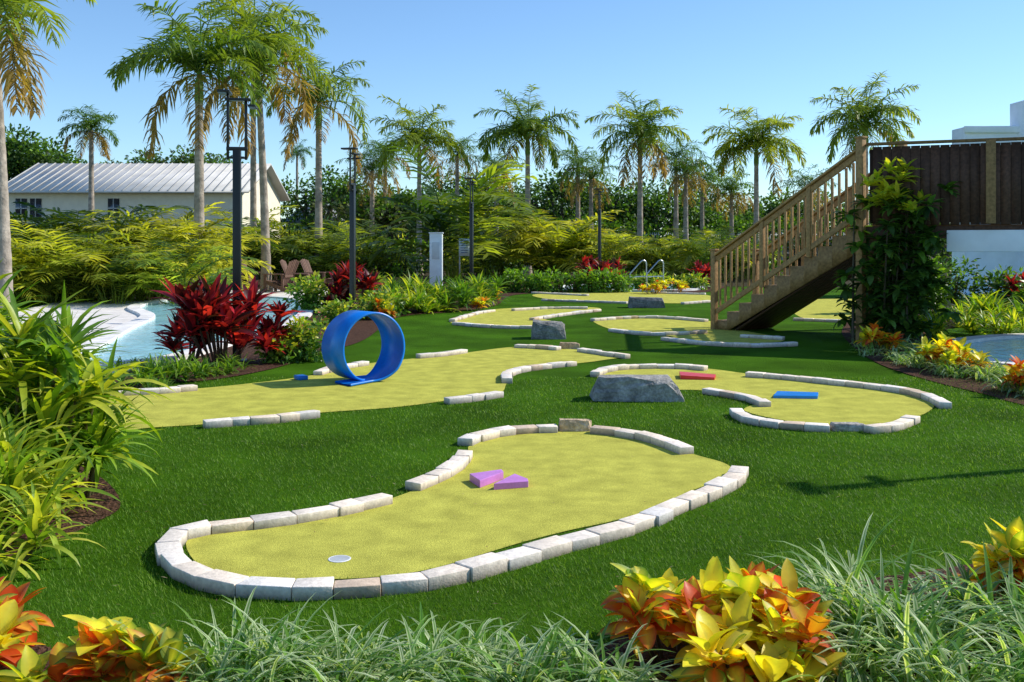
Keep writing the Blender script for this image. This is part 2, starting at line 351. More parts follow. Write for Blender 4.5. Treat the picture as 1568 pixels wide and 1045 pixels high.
rock(980,616,154,40,.42,(.32,.30,.27),taper=.22,npt=16,crn=[(-1,-.95,-1),(1,-1,-1),(.98,1,-1),(-1,1,-1),(-.9,-.7,.95),(.72,-.72,.7),(.66,.7,.85),(-.8,.8,.8),(-.97,-.8,0),(.86,-.9,0),(-.2,-.78,1.0)])
rock(881,662,54,20,.14,(.55,.41,.26)); rock(1301,661,55,14,.12,(.42,.38,.33)); rock(872,535,32,11,.16,(.45,.32,.2))
rock(840,520,56,28,.5,(.24,.23,.21)); rock(992,472,58,17,.5,(.2,.19,.18)); rock(742,468,30,8,.3,(.3,.24,.18))
# ------------------------------------------------------------- loop obstacle
def loop():
    c=G(556,584); e=empty('loop_obstacle',(c[0],c[1],0)); r=.405; wd=.46
    th0=math.radians(41); ax=A(-math.sin(th0),math.cos(th0),0); d=A(math.cos(th0),math.sin(th0),0); up=A(0,0,1); a=Acc(); BL=A(.0,.19,.70)
    ph=np.radians(np.linspace(0,360,73)); pts=[];nor=[];off=[]; wid=[]
    for x in np.linspace(-.38,-.02,6): pts.append(d*x+up*.012); nor.append(up); off.append(-.08+.25*x); wid.append(.62+.35*max(0,-x-.05))
    for p in ph: pts.append(d*r*math.sin(p)+up*(r-r*math.cos(p)+.012)); nor.append(-d*math.sin(p)+up*math.cos(p)); off.append(-.08+p/6.283*.14); wid.append(1-.38*max(0,1-p/.8)-.38*max(0,1-(6.283-p)/.8))
    for x in np.linspace(.02,.25,5): pts.append(d*x+up*.012); nor.append(up); off.append(.06); wid.append(.62)
    pts=np.array(pts);nor=np.array(nor);off=np.array(off)[:,None]; P=pts+ax*off; wid=np.array(wid)[:,None]
    th=.014; lip=.026
    sec=[(-1,0),(1,0),(1,lip),(1-.05,lip),(1-.05,th),(-1+.05,th),(-1+.05,lip),(-1,lip)]
    V=np.stack([P+ax*(s*wd/2)*wid+nor*q for s,q in sec],1); k=len(sec); n=len(P); i=np.arange(n-1)[:,None]*k; j=np.arange(k)[None]; j2=(j+1)%k
    a.add(V.reshape(-1,3),np.stack([i+j,i+j2,i+k+j2,i+k+j],-1),BL)
    a.obj('track',M_plast,parent=e)
    b=Acc(); c2=G(461,582)-c; box(b,c2+A(0,0,.03),(.12,.16,.05),BL*.9,rz=.6); b.obj('entry_block',M_plast,parent=e,bevel=.01)
loop()
def wedge(name,pts,h,col):
    P=[G(*p) for p in pts]; c=np.mean(P,0); me=bpy.data.meshes.new(name); n=len(P)
    V=[tuple(p-c) for p in P]+[tuple(p-c+A(0,0,q)) for p,q in zip(P,h)]
    fs=[list(range(n))[::-1],list(range(n,2*n))]+[[i,(i+1)%n,n+(i+1)%n,n+i] for i in range(n)]
    me.from_pydata(V,[],fs); bm=bmesh.new(); bm.from_mesh(me); bmesh.ops.recalc_face_normals(bm,faces=bm.faces); bm.to_mesh(me); bm.free()
    ca=me.color_attributes.new('Col','FLOAT_COLOR','POINT')
    for d in ca.data: d.color=(*col,1)
    me.materials.append(M_plast); o=bpy.data.objects.new(name,me); scene.collection.objects.link(o); o.location=(c[0],c[1],.006)
    b=o.modifiers.new('b','BEVEL'); b.width=.003; b.segments=2
PK=(.62,.22,.60)
wedge('wedge_obstacle',[(719,738),(735,749),(771,735),(768,731)],[.05,.05,.05,.05],PK)
wedge('wedge_obstacle',[(756,752),(809,748),(808,744),(788,736)],[.042,.042,.042,.042],PK)
wedge('bump_obstacle',[(1042,582),(1094,583),(1096,578),(1040,576)],[.05,.03,.03,.05],(.7,.03,.03))
wedge('bump_obstacle',[(1184,611),(1252,612),(1253,606),(1190,604)],[.03,.03,.03,.03],(.0,.22,.68))
a=Acc(); c=G(520,858)
th=np.linspace(0,2*np.pi,33)[:-1]
def ring(z,r): return np.stack([r*np.cos(th),r*np.sin(th),0*th+z],1)
V=np.concatenate([ring(.0,.058),ring(.0015,.056),ring(.0018,.052),ring(.0012,.0495)]); j=np.arange(32);k=(j+1)%32
for q in range(3): a.add(V,np.stack([j+q*32,k+q*32,k+(q+1)*32,j+(q+1)*32],1),A(.85,.85,.85))
V2=np.concatenate([ring(.0008,.0495),ring(.0008,.001)])
a.add(V2,np.stack([j,k,k+32,j+32],1),A(.5,.51,.5)); a.obj('hole_cup',M_plast,(c[0],c[1],.0075))
# ------------------------------------------------------------- lamp posts
def lamp(X,Y,rz=0.):
    e=empty('lamp_post',(X,Y,0)); e.rotation_euler[2]=rz; a=Acc(); K=A(.010,.012,.012)
    box(a,(0,0,.02),(.26,.26,.04),K); box(a,(0,0,1.45),(.105,.105,2.86),K)
    box(a,(-.12,0,3.2),(.035,.035,.9),K); box(a,(.12,0,3.15),(.035,.035,.8),K)
    box(a,(0,0,2.9),(.28,.06,.05),K); box(a,(0,0,2.78),(.2,.09,.03),K)
    a.obj('post',M_paint,parent=e,bevel=.006)
    b=Acc(); box(b,(.02,-.05,3.56),(.34,.1,.035),K); box(b,(-.16,0,3.66),(.16,.34,.035),K); box(b,(.2,.06,3.48),(.1,.3,.03),K)
    b.obj('lamp_head',M_paint,parent=e,bevel=.006)
lamp(*Q(363,375,13.5)[:2],.15); lamp(*Q(540,375,21.5)[:2],1.3); lamp(*Q(722,375,31)[:2],1.3); lamp(*Q(918,375,37)[:2],1.3); lamp(6.56,7.95,.2)
# ------------------------------------------------------------- stairs and deck
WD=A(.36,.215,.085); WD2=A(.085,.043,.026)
st=empty('wooden_staircase',(0,0,0))
Ax=A(3.84,18.8,0); Bx=A(5.73,16.3,0); Ls=np.linalg.norm(Bx-Ax); ax=(Bx-Ax)/Ls; pp=A(-ax[1],ax[0],0); FZ=1.92; ns=11; run=Ls/ns; rise=FZ/ns; SW=1.15
rm=np.stack([ax,pp,A(0,0,1)],1)
a=Acc()
for i in range(ns):
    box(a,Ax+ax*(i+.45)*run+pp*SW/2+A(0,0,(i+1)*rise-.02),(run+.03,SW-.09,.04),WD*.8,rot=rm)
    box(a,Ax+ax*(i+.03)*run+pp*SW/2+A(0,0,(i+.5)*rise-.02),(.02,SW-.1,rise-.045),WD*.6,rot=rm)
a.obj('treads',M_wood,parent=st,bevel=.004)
for off in (0,SW-.045):
    s=Acc()
    for i in range(ns):
        x0,x1=i*run,(i+1)*run; zt=(i+1)*rise+.004; lo_=lambda x: max(-.005,(x-.3)/(Ls-.3)*(FZ-.40))
        q=[(x0,lo_(x0)),(x1,lo_(x1)),(x1,zt),(x0,zt)]
        V=[Ax+ax*x+pp*off+A(0,0,z) for x,z in q]+[Ax+ax*x+pp*(off+.045)+A(0,0,z) for x,z in q]
        s.add(V,[[0,1,2,3],[4,7,6,5],[0,4,5,1],[3,2,6,7]],WD*.87)
    s.obj('stringer',M_wood,parent=st)
s=Acc()
for k in range(7):
    o=.05+k*(SW-.1)/7
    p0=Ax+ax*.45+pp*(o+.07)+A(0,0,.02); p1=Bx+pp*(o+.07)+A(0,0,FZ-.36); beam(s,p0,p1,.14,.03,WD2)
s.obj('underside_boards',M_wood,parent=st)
r=Acc()
rz0,rz1=1.38,3.12
for off in (-.03,SW+.03):
    o=pp*off
    box(r,Ax+o+A(0,0,.745),(.1,.1,1.49),WD*.95,rot=rm)
    box(r,Ax+o+A(0,0,1.505),(.13,.13,.03),WD,rot=rm)
    box(r,Bx+o+A(0,0,1.67),(.12,.12,3.34),WD,rot=rm); box(r,Bx+o+A(0,0,3.355),(.15,.15,.03),WD,rot=rm)
    for tt in (.36,.68):
        p=Ax*(1-tt)+Bx*tt+o; zz=rz0+(rz1-rz0)*tt; box(r,p+A(0,0,zz-.55),(.08,.08,1.25),WD,rot=rm)
    beam(r,Ax+o+ax*.05+A(0,0,rz0+.03),Bx+o-ax*.06+A(0,0,rz1+.03),.13,.035,WD*1.1)
    beam(r,Ax+o+ax*.05+A(0,0,rz0-.06),Bx+o-ax*.06+A(0,0,rz1-.06),.04,.09,WD)
    beam(r,Ax+o+ax*.05+A(0,0,.34),Bx+o-ax*.06+A(0,0,FZ+.16),.04,.09,WD)
    nb=23
    for i in range(1,nb):
        tt=i/nb; p=Ax*(1-tt)+Bx*tt+o; zt=rz0+(rz1-rz0)*tt-.1; zb=.38+(FZ+.16-.34)*tt
        box(r,p+A(0,0,(zt+zb)/2),(.038,.036,zt-zb),WD*R.uniform(.85,1.2),rot=rm)
r.obj('railing',M_wood,parent=st,bevel=.004)
dk=empty('wooden_deck',(0,0,0)); D0=Bx+ax*.08; D1=A(12.2,13.5,0); dd=(D1-D0)/np.linalg.norm(D1-D0); dp=A(-dd[1],dd[0],0); DL=np.linalg.norm(D1-D0); dm=np.stack([dd,dp,A(0,0,1)],1)
a=Acc(); x=.1
while x<DL:
    wdt=.138; box(a,D0+dd*(x+wdt/2)+A(0,0,2.55+R.normal(0,.002)),(wdt,.025,1.27),WD2*R.uniform(.7,1.4),rot=dm); x+=wdt+.006
box(a,D0+dd*DL/2+dp*.03+A(0,0,2.55),(DL-.1,.02,1.2),WD2*.3,rot=dm)
a.obj('screen_boards',M_wood,parent=dk)
a=Acc()
box(a,D0+dd*DL/2+A(0,0,3.235),(DL,.14,.04),WD*.55,rot=dm); box(a,D0+dd*DL/2+dp*.06+A(0,0,1.8),(DL,.05,.2),WD2,rot=dm)
for x in (1.83,3.9,5.9): box(a,D0+dd*x-dp*.06+A(0,0,2.58),(.14,.08,1.3),WD*.75,rot=dm)
for i in range(22): box(a,D0+dd*DL/2+dp*(.2+i*.145)+A(0,0,1.9),(DL,.14,.035),WD*.5,rot=dm)
for x in (.1,5.5): 
    for y in (.2,3.1): box(a,D0+dd*x+dp*y+A(0,0,.88),(.15,.15,1.76),WD*.6,rot=dm)
a.obj('frame',M_wood,parent=dk,bevel=.004)
a=Acc(); box(a,D0+dd*(1.2+DL)/2+dp*.12+A(0,0,1.66),(DL-1.2,.2,.34),A(.85,.9,.92),rot=dm); a.obj('white_beam',M_wall,parent=dk,bevel=.01)
# ------------------------------------------------------------- buildings
def bld():
    e=empty('metal_roofed_building',(0,0,0)); x0,x1,y0,y1=-27.9,-14.9,55,64; ez,rz=4.65,6.35; a=Acc(); WC=A(.8,.73,.58)
    a.add([(x0,y0,0),(x1,y0,0),(x1,y0,ez),(x0,y0,ez)],[[0,1,2,3]],WC)
    ym=(y0+y1)/2
    a.add([(x1,y0,0),(x1,y1,0),(x1,y1,ez),(x1,y0,ez)],[[0,1,2,3]],WC*1.1)
    a.add([(x1,y0,ez),(x1,ym,ez),(x1,ym,rz-.02),(x1,y0+.02,ez+.02)],[[0,1,2,3]],WC*1.1)
    a.add([(x1,ym,ez),(x1,y1,ez),(x1,y1-.02,ez+.02),(x1,ym,rz-.02)],[[0,1,2,3]],WC*1.1)
    a.add([(x0,y0,0),(x0,y1,0),(x0,y1,ez),(x0,y0,ez)],[[0,3,2,1]],WC); a.add([(x0,y1,0),(x1,y1,0),(x1,y1,ez),(x0,y1,ez)],[[0,3,2,1]],WC)
    a.obj('walls',M_wall,parent=e)
    b=Acc(); RC=A(.62,.6,.56)
    sl=(rz-ez)/(ym-y0)
    for ya in (y0-.6,y1+.6):
        za=ez-.6*sl
        V=[(x0-.5,ya,za),(x1+.5,ya,za),(x1+.5,ym,rz),(x0-.5,ym,rz)]; V2=[(p[0],p[1],p[2]+.1) for p in V]
        b.add(V+V2,BOXF,RC)
        for x in np.arange(x0-.4,x1+.5,.5): beam(b,(x,ya,za+.12),(x,ym,rz+.12),.05,.06,RC*.85)
    b.obj('roof',M_roof,parent=e)
    c=Acc()
    for x in (-27.1,-26.3,-22.0):
        box(c,(x,y0-.02,3.6),(.62,.05,1.1),A(.03,.035,.045)); box(c,(x,y0-.06,3.6),(.04,.03,1.1),A(.6,.6,.6)); box(c,(x,y0-.06,3.6),(.62,.03,.04),A(.6,.6,.6)); box(c,(x,y0-.06,3.02),(.75,.1,.07),A(.65,.63,.6))
    c.obj('windows',M_glass,parent=e)
bld()
def house2():
    e=empty('small_house',(0,0,0)); a=Acc(); x0,x1,y0=-17,-13.2,75
    box(a,((x0+x1)/2,y0+2,1.6),(x1-x0,4,3.2),A(.5,.55,.6)); a.obj('walls',M_wall,parent=e)
    b=Acc(); box(b,((x0+x1)/2,y0-.03,2.6),(1.2,.06,.9),A(.05,.06,.07)); b.obj('window',M_glass,parent=e)
    c=Acc(); V=[(x0-.4,y0-.5,3.2),(x1+.4,y0-.5,3.2),(x1+.4,y0+4.5,3.2),(x0-.4,y0+4.5,3.2),(x0+1,y0+2,4.7),(x1-1,y0+2,4.7),(x1-1,y0+2.1,4.7),(x0+1,y0+2.1,4.7)]
    c.add(V,BOXF,A(.35,.38,.42)); c.obj('roof',M_roof,parent=e)
house2()
e=empty('white_building',(0,0,0)); a=Acc(); X0=Q(1457,375,33)[0]; X2=Q(1547,375,32.5)[0]
box(a,(X0+6,32.5,2.7),(12,1,5.4),A(.82,.86,.9)); box(a,(X0+6,31.97,5.3),(12.1,.1,.22),A(.84,.88,.92)); box(a,(X2+3,32.1,3.1),(6,.9,6.2),A(.84,.88,.92)); a.obj('walls',M_wall,parent=e,bevel=.02)
b=Acc()
box(b,(X0+.9,31.98,2.2),(1.1,.06,1.5),A(.05,.07,.09)); box(b,(X0+.9,31.94,2.98),(1.2,.08,.06),A(.7,.7,.7))
b.obj('windows',M_glass,parent=e)
def boxobj(name,u,v,wpx,vt,dep,col):
    c=G(u,v); s=c[1]/F; a=Acc(); h=(v-vt)*s; box(a,(0,0,h/2),(wpx*s,dep,h),col)
    box(a,(0,0,h+.02),(wpx*s+.06,dep+.06,.04),col*.9); box(a,(0,-dep/2-.01,h*.7),(wpx*s*.6,.02,h*.3),col*.75)
    a.obj(name,M_paint,(c[0],c[1],0),bevel=.008)
boxobj('utility_cabinet',668,445,19,358,.4,A(.78,.84,.86))
e=empty('pool_rules_sign',G(712,440)); a=Acc(); box(a,(-.2,0,.8),(.05,.05,1.6),A(.3,.3,.3)); box(a,(.2,0,.8),(.05,.05,1.6),A(.3,.3,.3)); a.obj('posts',M_paint,parent=e)
a=Acc(); box(a,(0,-.04,1.5),(.45,.02,.65),A(.55,.65,.7)); 
for k in range(6): box(a,(-.02,-.053,1.75-k*.09),(.3-.03*(k%3),.004,.03),A(.1,.15,.3))
a.obj('panel',M_paint,parent=e)
a=Acc(); y=70
for x in np.arange(4,24,.14): box(a,(x,y,1.6),(.04,.04,1.7),A(.75,.75,.75))
for z in (1.0,2.3): box(a,(14,y+.04,z),(20,.04,.07),A(.75,.75,.75))
for x in np.arange(4,24.1,2.5): box(a,(x,y+.05,1.25),(.12,.12,2.5),A(.75,.75,.75))
a.obj('picket_fence',M_paint)
c=G(964,447)
for dx,dy in ((0,0),(.62,.25)):
    a=Acc(); p=[(0,0),(0,.55),(.02,.62),(.42,1.04),(.50,1.07),(.57,1.03),(.6,.95),(.6,.0)]
    q2=[(q[0]+dx,q[0]*.35+dy,q[1]) for q in p]
    for i in range(len(q2)-1): tube(a,[q2[i],q2[i+1]],.024,8,A(.5,.52,.54))
    tube(a,[(dx+.02,dy,.5),(dx+.6,dy+.21,.52)],.018,6,A(.5,.52,.54)); a.obj('pool_handrail',M_chrome,tuple(c),smooth=True)
def chair(X,Y,rz):
    e=empty('adirondack_chair',(X,Y,0)); e.rotation_euler[2]=rz; e.scale=(1.1,1.1,1.1); a=Acc(); C=A(.15,.085,.06)
    for i in range(6): box(a,(0,-.3+i*.1,.36-i*.022),(.52,.085,.02),C*R.uniform(.8,1.2))
    for i in range(6):
        x=-.22+i*.088; hh=.78-.25*abs(x)**1.2*1.4
        beam(a,(x,.22,.22),(x*1.15,.22+.34*hh/.8,.22+hh),.078,.02,C*R.uniform(.8,1.2))
    for sx in (-.3,.3):
        box(a,(sx,-.02,.56),(.12,.72,.022),C*1.3); box(a,(sx*.97,-.32,.28),(.04,.09,.56),C); beam(a,(sx*.97,-.34,.34),(sx*.97,.5,.04),.03,.11,C); box(a,(sx*.97,.28,.3),(.04,.08,.52),C)
    box(a,(0,.36,.5),(.56,.03,.07),C)
    a.obj('slats',M_wood,parent=e,bevel=.004)
for u,v,rz in ((352,446,1.75),(396,443,1.6),(428,447,-1.9),(458,446,1.5),(488,443,1.3)):
    c=G(u,v+1); chair(c[0],c[1],rz)
# ------------------------------------------------------------- turf blades (one mass)
n=340000
y=2.6*np.exp(R.uniform(0,1,n)*math.log(12/2.6)); x=R.uniform(-1,1,n)*(y*.56+.4)
keep=np.ones(n,bool)
for g in greens[:3]: keep&=~inpoly(x,y,g)
for b in beds[:2]: keep&=~inpoly(x,y,b)
x=x[keep];y=y[keep]; n=len(x); a=Acc(); sc=np.clip(y/6,.7,2)
tc=pick([(.085,.195,.006),(.12,.25,.012),(.05,.14,.006),(.22,.34,.05)],n)
ribbons(a,np.c_[x,y,np.zeros(n)],R.uniform(0,6.283,n),R.uniform(.7,1.45,n),R.uniform(.014,.03,n),.0034*sc,.5,tc,segs=1,prof=p_blade)
a.obj('artificial_turf',M_blade)
n=190; y=R.uniform(3.9,11,n); x=R.uniform(-.5,.5,n)*y; a=Acc()
ribbons(a,np.c_[x,y,np.full(n,.024)],R.uniform(0,6.3,n),R.uniform(-.1,.3,n),R.uniform(.015,.045,n),R.uniform(.005,.010,n),.3,pick([(.3,.2,.1),(.45,.35,.2),(.2,.1,.05)],n),segs=2,prof=p_leaf)
a.obj('fallen_leaves',M_leaf)
# ------------------------------------------------------------- foreground plants
STC=[(.16,.30,.02),(.24,.38,.025),(.10,.20,.02),(.40,.47,.035),(.54,.54,.06)]
def strap(X,Y,rx,h,nr,L=.5,W=.04,cols=STC,name='dracaena_bush',nl=26):
    a=Acc()
    for i in range(nr):
        az=R.uniform(0,6.283); r=math.sqrt(R.random()); z=h*R.uniform(.2,.85)*math.sqrt(max(.05,1-.75*r*r))
        c=A(math.cos(az)*r*rx,math.sin(az)*r*rx,z)
        tube(a,[A(c[0]*.6,c[1]*.6,0),c*.97,c+A(0,0,.02)],[.014,.011,.008],5,A(.16,.14,.06))
        k=R.integers(0,3); rosette(a,c,nl,L,W,el=(-.1,1.45),droop=(.4,1.6),cols=cols[k:k+3],segs=6,fold=.25)
    return a.obj(name,M_leaf,(X,Y,0))
strap(-3.22,6.35,.66,1.5,42,L=.5,W=.048)
strap(-3.9,7.3,.75,1.5,26,L=.52,W=.046)
YC=[(.40,.46,.05),(.56,.56,.07),(.20,.33,.03),(.36,.45,.05),(.6,.58,.08)]
strap(-2.80,5.45,.33,.55,11,L=.42,W=.038,cols=YC); strap(-2.55,4.95,.2,.34,5,L=.36,W=.034,cols=YC)
strap(-2.78,6.35,.35,.75,12,L=.44,W=.042)
LIR=[(.80,.84,.60),(.66,.72,.42),(.30,.48,.10),(.14,.30,.04),(.72,.78,.5)]
def liriope(X,Y,h=.34,n=72,name='liriope_grass',W=.012,cols=LIR):
    a=Acc(); b=np.c_[R.normal(0,.055,n),R.normal(0,.055,n),np.zeros(n)]
    ribbons(a,b,R.uniform(0,6.283,n),R.uniform(.6,1.5,n),h*R.uniform(.8,1.6,n),W*R.uniform(.7,1.3,n),R.uniform(1.,2.6,n),pick(cols,n)*R.uniform(.7,1.05),segs=7,prof=p_strap,fold=.2,mid=pick([(.09,.22,.03),(.16,.32,.05)],n))
    return a.obj(name,M_leaf,(X,Y,0))
for x in np.arange(-1.0,.5,.155):
    for yy,hh in ((3.6,.25),(3.4,.25)): liriope(x+R.normal(0,.05),yy+R.normal(0,.07),hh*R.uniform(.65,1.2),W=.015)
for i in range(27):
    X=1.22+i%9*.17+R.normal(0,.05); Y=3.5+(i//9)*.3+R.normal(0,.06); liriope(X+.08*(Y-3.5),Y,.34*R.uniform(.8,1.15),W=.017)
UP=[(.66,.62,.03),(.6,.56,.03),(.34,.46,.03),(.16,.30,.02),(.7,.55,.03)]; LOW=[(.55,.07,.015),(.62,.2,.02),(.3,.03,.015),(.12,.22,.02),(.66,.42,.02)]
CM=[(.82,.72,.04),(.8,.66,.05),(.75,.7,.08)]; CM2=[(.75,.12,.02),(.8,.4,.03),(.8,.65,.05)]
def croton(X,Y,r,h,nr,L=.17,W=.078,nl=14,up=UP,low=LOW):
    a=Acc()
    for i in range(nr):
        az=R.uniform(0,6.283); q=math.sqrt(R.random())*r; z=h*R.uniform(.4,1)*(1-.35*(q/r)**2)
        c=A(math.cos(az)*q,math.sin(az)*q,z); tube(a,[A(c[0]*.5,c[1]*.5,0),c*.96,c],[.008,.007,.005],5,A(.15,.1,.05))
        k=R.integers(0,len(up)); rdl=R.random()<.25
        rosette(a,c+A(0,0,.02),nl*3//5,L*.95,W,el=(.35,1.3),droop=(.1,.9),cols=[low[0],low[1]] if rdl else [up[k],up[k],up[R.integers(0,len(up))]],midcols=CM2 if rdl else CM,segs=7,prof=p_leaf,fold=.3)
        k=R.integers(0,len(low))
        rosette(a,c-A(0,0,.02),nl*2//3,L,W,el=(-.3,.5),droop=(.2,1.1),cols=[low[k],low[R.integers(0,len(low))],up[3]],midcols=CM2+CM[:1],segs=7,prof=p_leaf,fold=.3)
    return a.obj('croton_plant',M_leaf,(X,Y,0))
croton(.64,3.85,.2,.28,10); croton(1.0,3.66,.2,.29,11); croton(.8,3.5,.22,.23,9); croton(.95,4.0,.14,.24,6)
UG=[(.16,.30,.02),(.5,.52,.03),(.34,.46,.03),(.12,.24,.02)]
croton(-1.42,3.62,.11,.17,5,up=UG); croton(-1.24,3.5,.08,.13,3,up=UG); croton(-1.98,3.65,.12,.18,5); croton(-2.1,3.95,.12,.18,4); croton(-1.66,3.5,.08,.07,3,up=UG)
croton(2.2,4.35,.15,.34,6)
# ------------------------------------------------------------- mid beds
RED=[(.22,.014,.03),(.40,.02,.035),(.55,.03,.04),(.10,.014,.02),(.03,.012,.012)]
def cordy(u,v,hpx,wpx,nr=9,nl=22):
    c=G(u,v); s=c[1]/F; a=Acc(); h=hpx*s; r=wpx*s/2
    for i in range(nr):
        az=R.uniform(0,6.283); q=math.sqrt(R.random())*r*.7; z=h*R.uniform(.15,.68)
        b=A(math.cos(az)*q,math.sin(az)*q,z); tube(a,[A(b[0]*.4,b[1]*.4,0),b*.97,b],[.018,.014,.01],5,A(.12,.07,.05))
        rosette(a,b,nl,h*.4,h*.085,el=(.2,1.5),droop=(.1,1.0),cols=RED,segs=5,fold=.25)
    a.obj('red_cordyline',M_leaf,(c[0],c[1],0))
cordy(340,562,140,160,18); cordy(410,556,105,70,8); cordy(290,556,110,90,9)
cordy(545,480,78,90,13,18); cordy(515,480,55,50,7,16); cordy(912,446,58,74,12,16); cordy(1065,440,50,56,10,14); cordy(1568,475,60,60,8,14); cordy(945,442,48,46,7,12); cordy(1085,442,40,40,6,12)
GS=[(.075,.17,.022),(.11,.23,.03),(.18,.31,.035)]; YS=[(.40,.44,.05),(.50,.48,.06),(.26,.38,.05)]; DS=[(.03,.075,.015),(.05,.11,.02),(.085,.16,.03)]
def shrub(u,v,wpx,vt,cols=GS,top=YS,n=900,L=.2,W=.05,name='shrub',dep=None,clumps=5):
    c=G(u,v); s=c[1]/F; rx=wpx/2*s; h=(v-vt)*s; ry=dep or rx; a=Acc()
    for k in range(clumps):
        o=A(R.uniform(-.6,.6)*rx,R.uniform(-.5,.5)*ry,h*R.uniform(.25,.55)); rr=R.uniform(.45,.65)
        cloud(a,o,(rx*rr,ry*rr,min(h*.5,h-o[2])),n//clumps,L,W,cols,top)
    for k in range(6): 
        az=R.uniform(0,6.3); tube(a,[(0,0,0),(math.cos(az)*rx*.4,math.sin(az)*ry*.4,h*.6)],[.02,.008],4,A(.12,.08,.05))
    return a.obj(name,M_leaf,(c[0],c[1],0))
def spider(u,v,wpx,vt,nr=8,cols=STC,L=None,nl=18,name='spider_lily'):
    c=G(u,v); s=c[1]/F; h=(v-vt)*s; rx=wpx/2*s; a=Acc(); L=L or h*.8
    for i in range(nr):
        az=R.uniform(0,6.283); q=math.sqrt(R.random())*rx*.8; b=A(math.cos(az)*q,math.sin(az)*q,h*R.uniform(.0,.4))
        rosette(a,b,nl,L,L*.085,el=(.3,1.5),droop=(.4,1.6),cols=cols,segs=5,fold=.2)
    a.obj(name,M_leaf,(c[0],c[1],0))
for u,v,wp,vt in ((215,592,70,548),(250,588,70,540),(290,584,60,535),(320,578,50,542),(200,575,60,540),(240,600,50,570),(360,572,50,540)): spider(u,v,wp,vt,7,cols=GS+[(.24,.36,.04)])
shrub(470,552,80,485,n=1300,L=.09,W=.05,name='flowering_shrub'); shrub(425,556,60,510,n=500,L=.1,W=.05)
a=Acc(); c=G(465,545)
for i in range(45):
    p=A(R.normal(0,.28),R.normal(-.1,.2),R.uniform(.25,.62)); rosette(a,p,5,.045,.035,el=(0,.8),droop=(.1,.5),cols=[(.7,.15,.25),(.75,.25,.35)],segs=2,prof=p_leaf)
a.obj('pink_blossoms',M_leaf,tuple(c))
shrub(475,478,74,422,n=1100,L=.14,W=.08); shrub(560,490,90,445,n=900,L=.12,W=.06); shrub(510,500,60,462,n=700,L=.12,W=.06); shrub(595,485,60,440,n=500,L=.14,W=.07)
for u,v,wp,vt in ((600,478,80,398),(640,476,80,388),(680,474,90,392),(720,470,80,384),(745,466,60,396),(615,482,70,425),(575,460,80,390),(660,478,80,420),(700,476,80,418)): spider(u,v,wp,vt,14,L=.55,cols=STC if R.random()<.6 else GS)
def crot2(u,v,r=.35,h=.5,nr=14): c=G(u,v); croton(c[0],c[1],r,h,nr,L=.18,W=.08,nl=12)
crot2(752,464); crot2(735,476,.2,.25,6); crot2(585,490,.3,.35,8); crot2(1035,448,.5,.45,14); crot2(1000,450,.5,.35,12); crot2(1445,568,.3,.38,14); crot2(1345,542,.25,.36,10); crot2(1560,604,.25,.32,9); crot2(1480,575,.2,.28,8)
for u in range(770,960,22): shrub(u,448,44,414+R.integers(-4,5),n=380,L=.22,W=.07,clumps=3,cols=GS,top=[(.20,.36,.04)])
for u in range(960,1080,26): shrub(u,444,44,420,n=320,L=.22,W=.07,clumps=3)
for i in range(40):
    t=i/39; u=1325+260*t; v=535+70*t+R.uniform(-18,8); c=G(u,v); liriope(c[0],c[1],.26,50,W=.018)
for u,v,wp,vt in ((1490,512,70,470),(1530,508,60,465),(1560,500,70,450),(1460,500,60,460),(1420,520,60,470),(1500,495,60,440),(1545,515,60,478)): spider(u,v,wp,vt,8)
# tall plants by the deck
c=G(1365,528); a=Acc()
for k in range(15):
    bx,by=R.normal(0,.22),R.normal(0,.15); lx,ly=R.uniform(-.35,.5),R.uniform(-.3,.3); hh=R.uniform(1.0,2.65)
    if k<4: hh=R.uniform(2.3,2.7); lx=R.uniform(-.15,.15)
    if k in (4,5,6): hh=2.5; lx=.6
    tube(a,[(bx,by,0),(bx+lx*.4,by+ly*.4,hh*.5),(bx+lx,by+ly,hh)],[.025,.018,.008],5,A(.10,.085,.05))
    for q in np.arange(.18,1.0,.1):
        o=A(bx+lx*q+R.normal(0,.18),by+ly*q+R.normal(0,.12),hh*q+R.normal(0,.04)); rosette(a,o,17,.27,.10,el=(-.5,1.0),droop=(.3,1.3),cols=DS+[(.12,.24,.03)],segs=4,prof=p_leaf,fold=.2)
for k in range(19): rosette(a,(R.normal(-.04,.24),R.normal(-.12,.16),R.uniform(2.1,2.8)),15,.28,.085,el=(0,1.3),droop=(.2,1.),cols=[(.5,.52,.05),(.36,.46,.04),(.6,.56,.05)],segs=4,prof=p_leaf,fold=.2)
a.obj('tall_foliage_plant',M_leaf,tuple(c))
for u,v,wp,vt in ((1335,515,70,430),(1420,505,80,400),(1460,470,90,390),(1340,480,60,400),(1400,470,80,400),(1540,470,90,410),(1590,490,80,430)): shrub(u,v,wp,vt,cols=DS,top=GS,n=900,L=.18,W=.07)
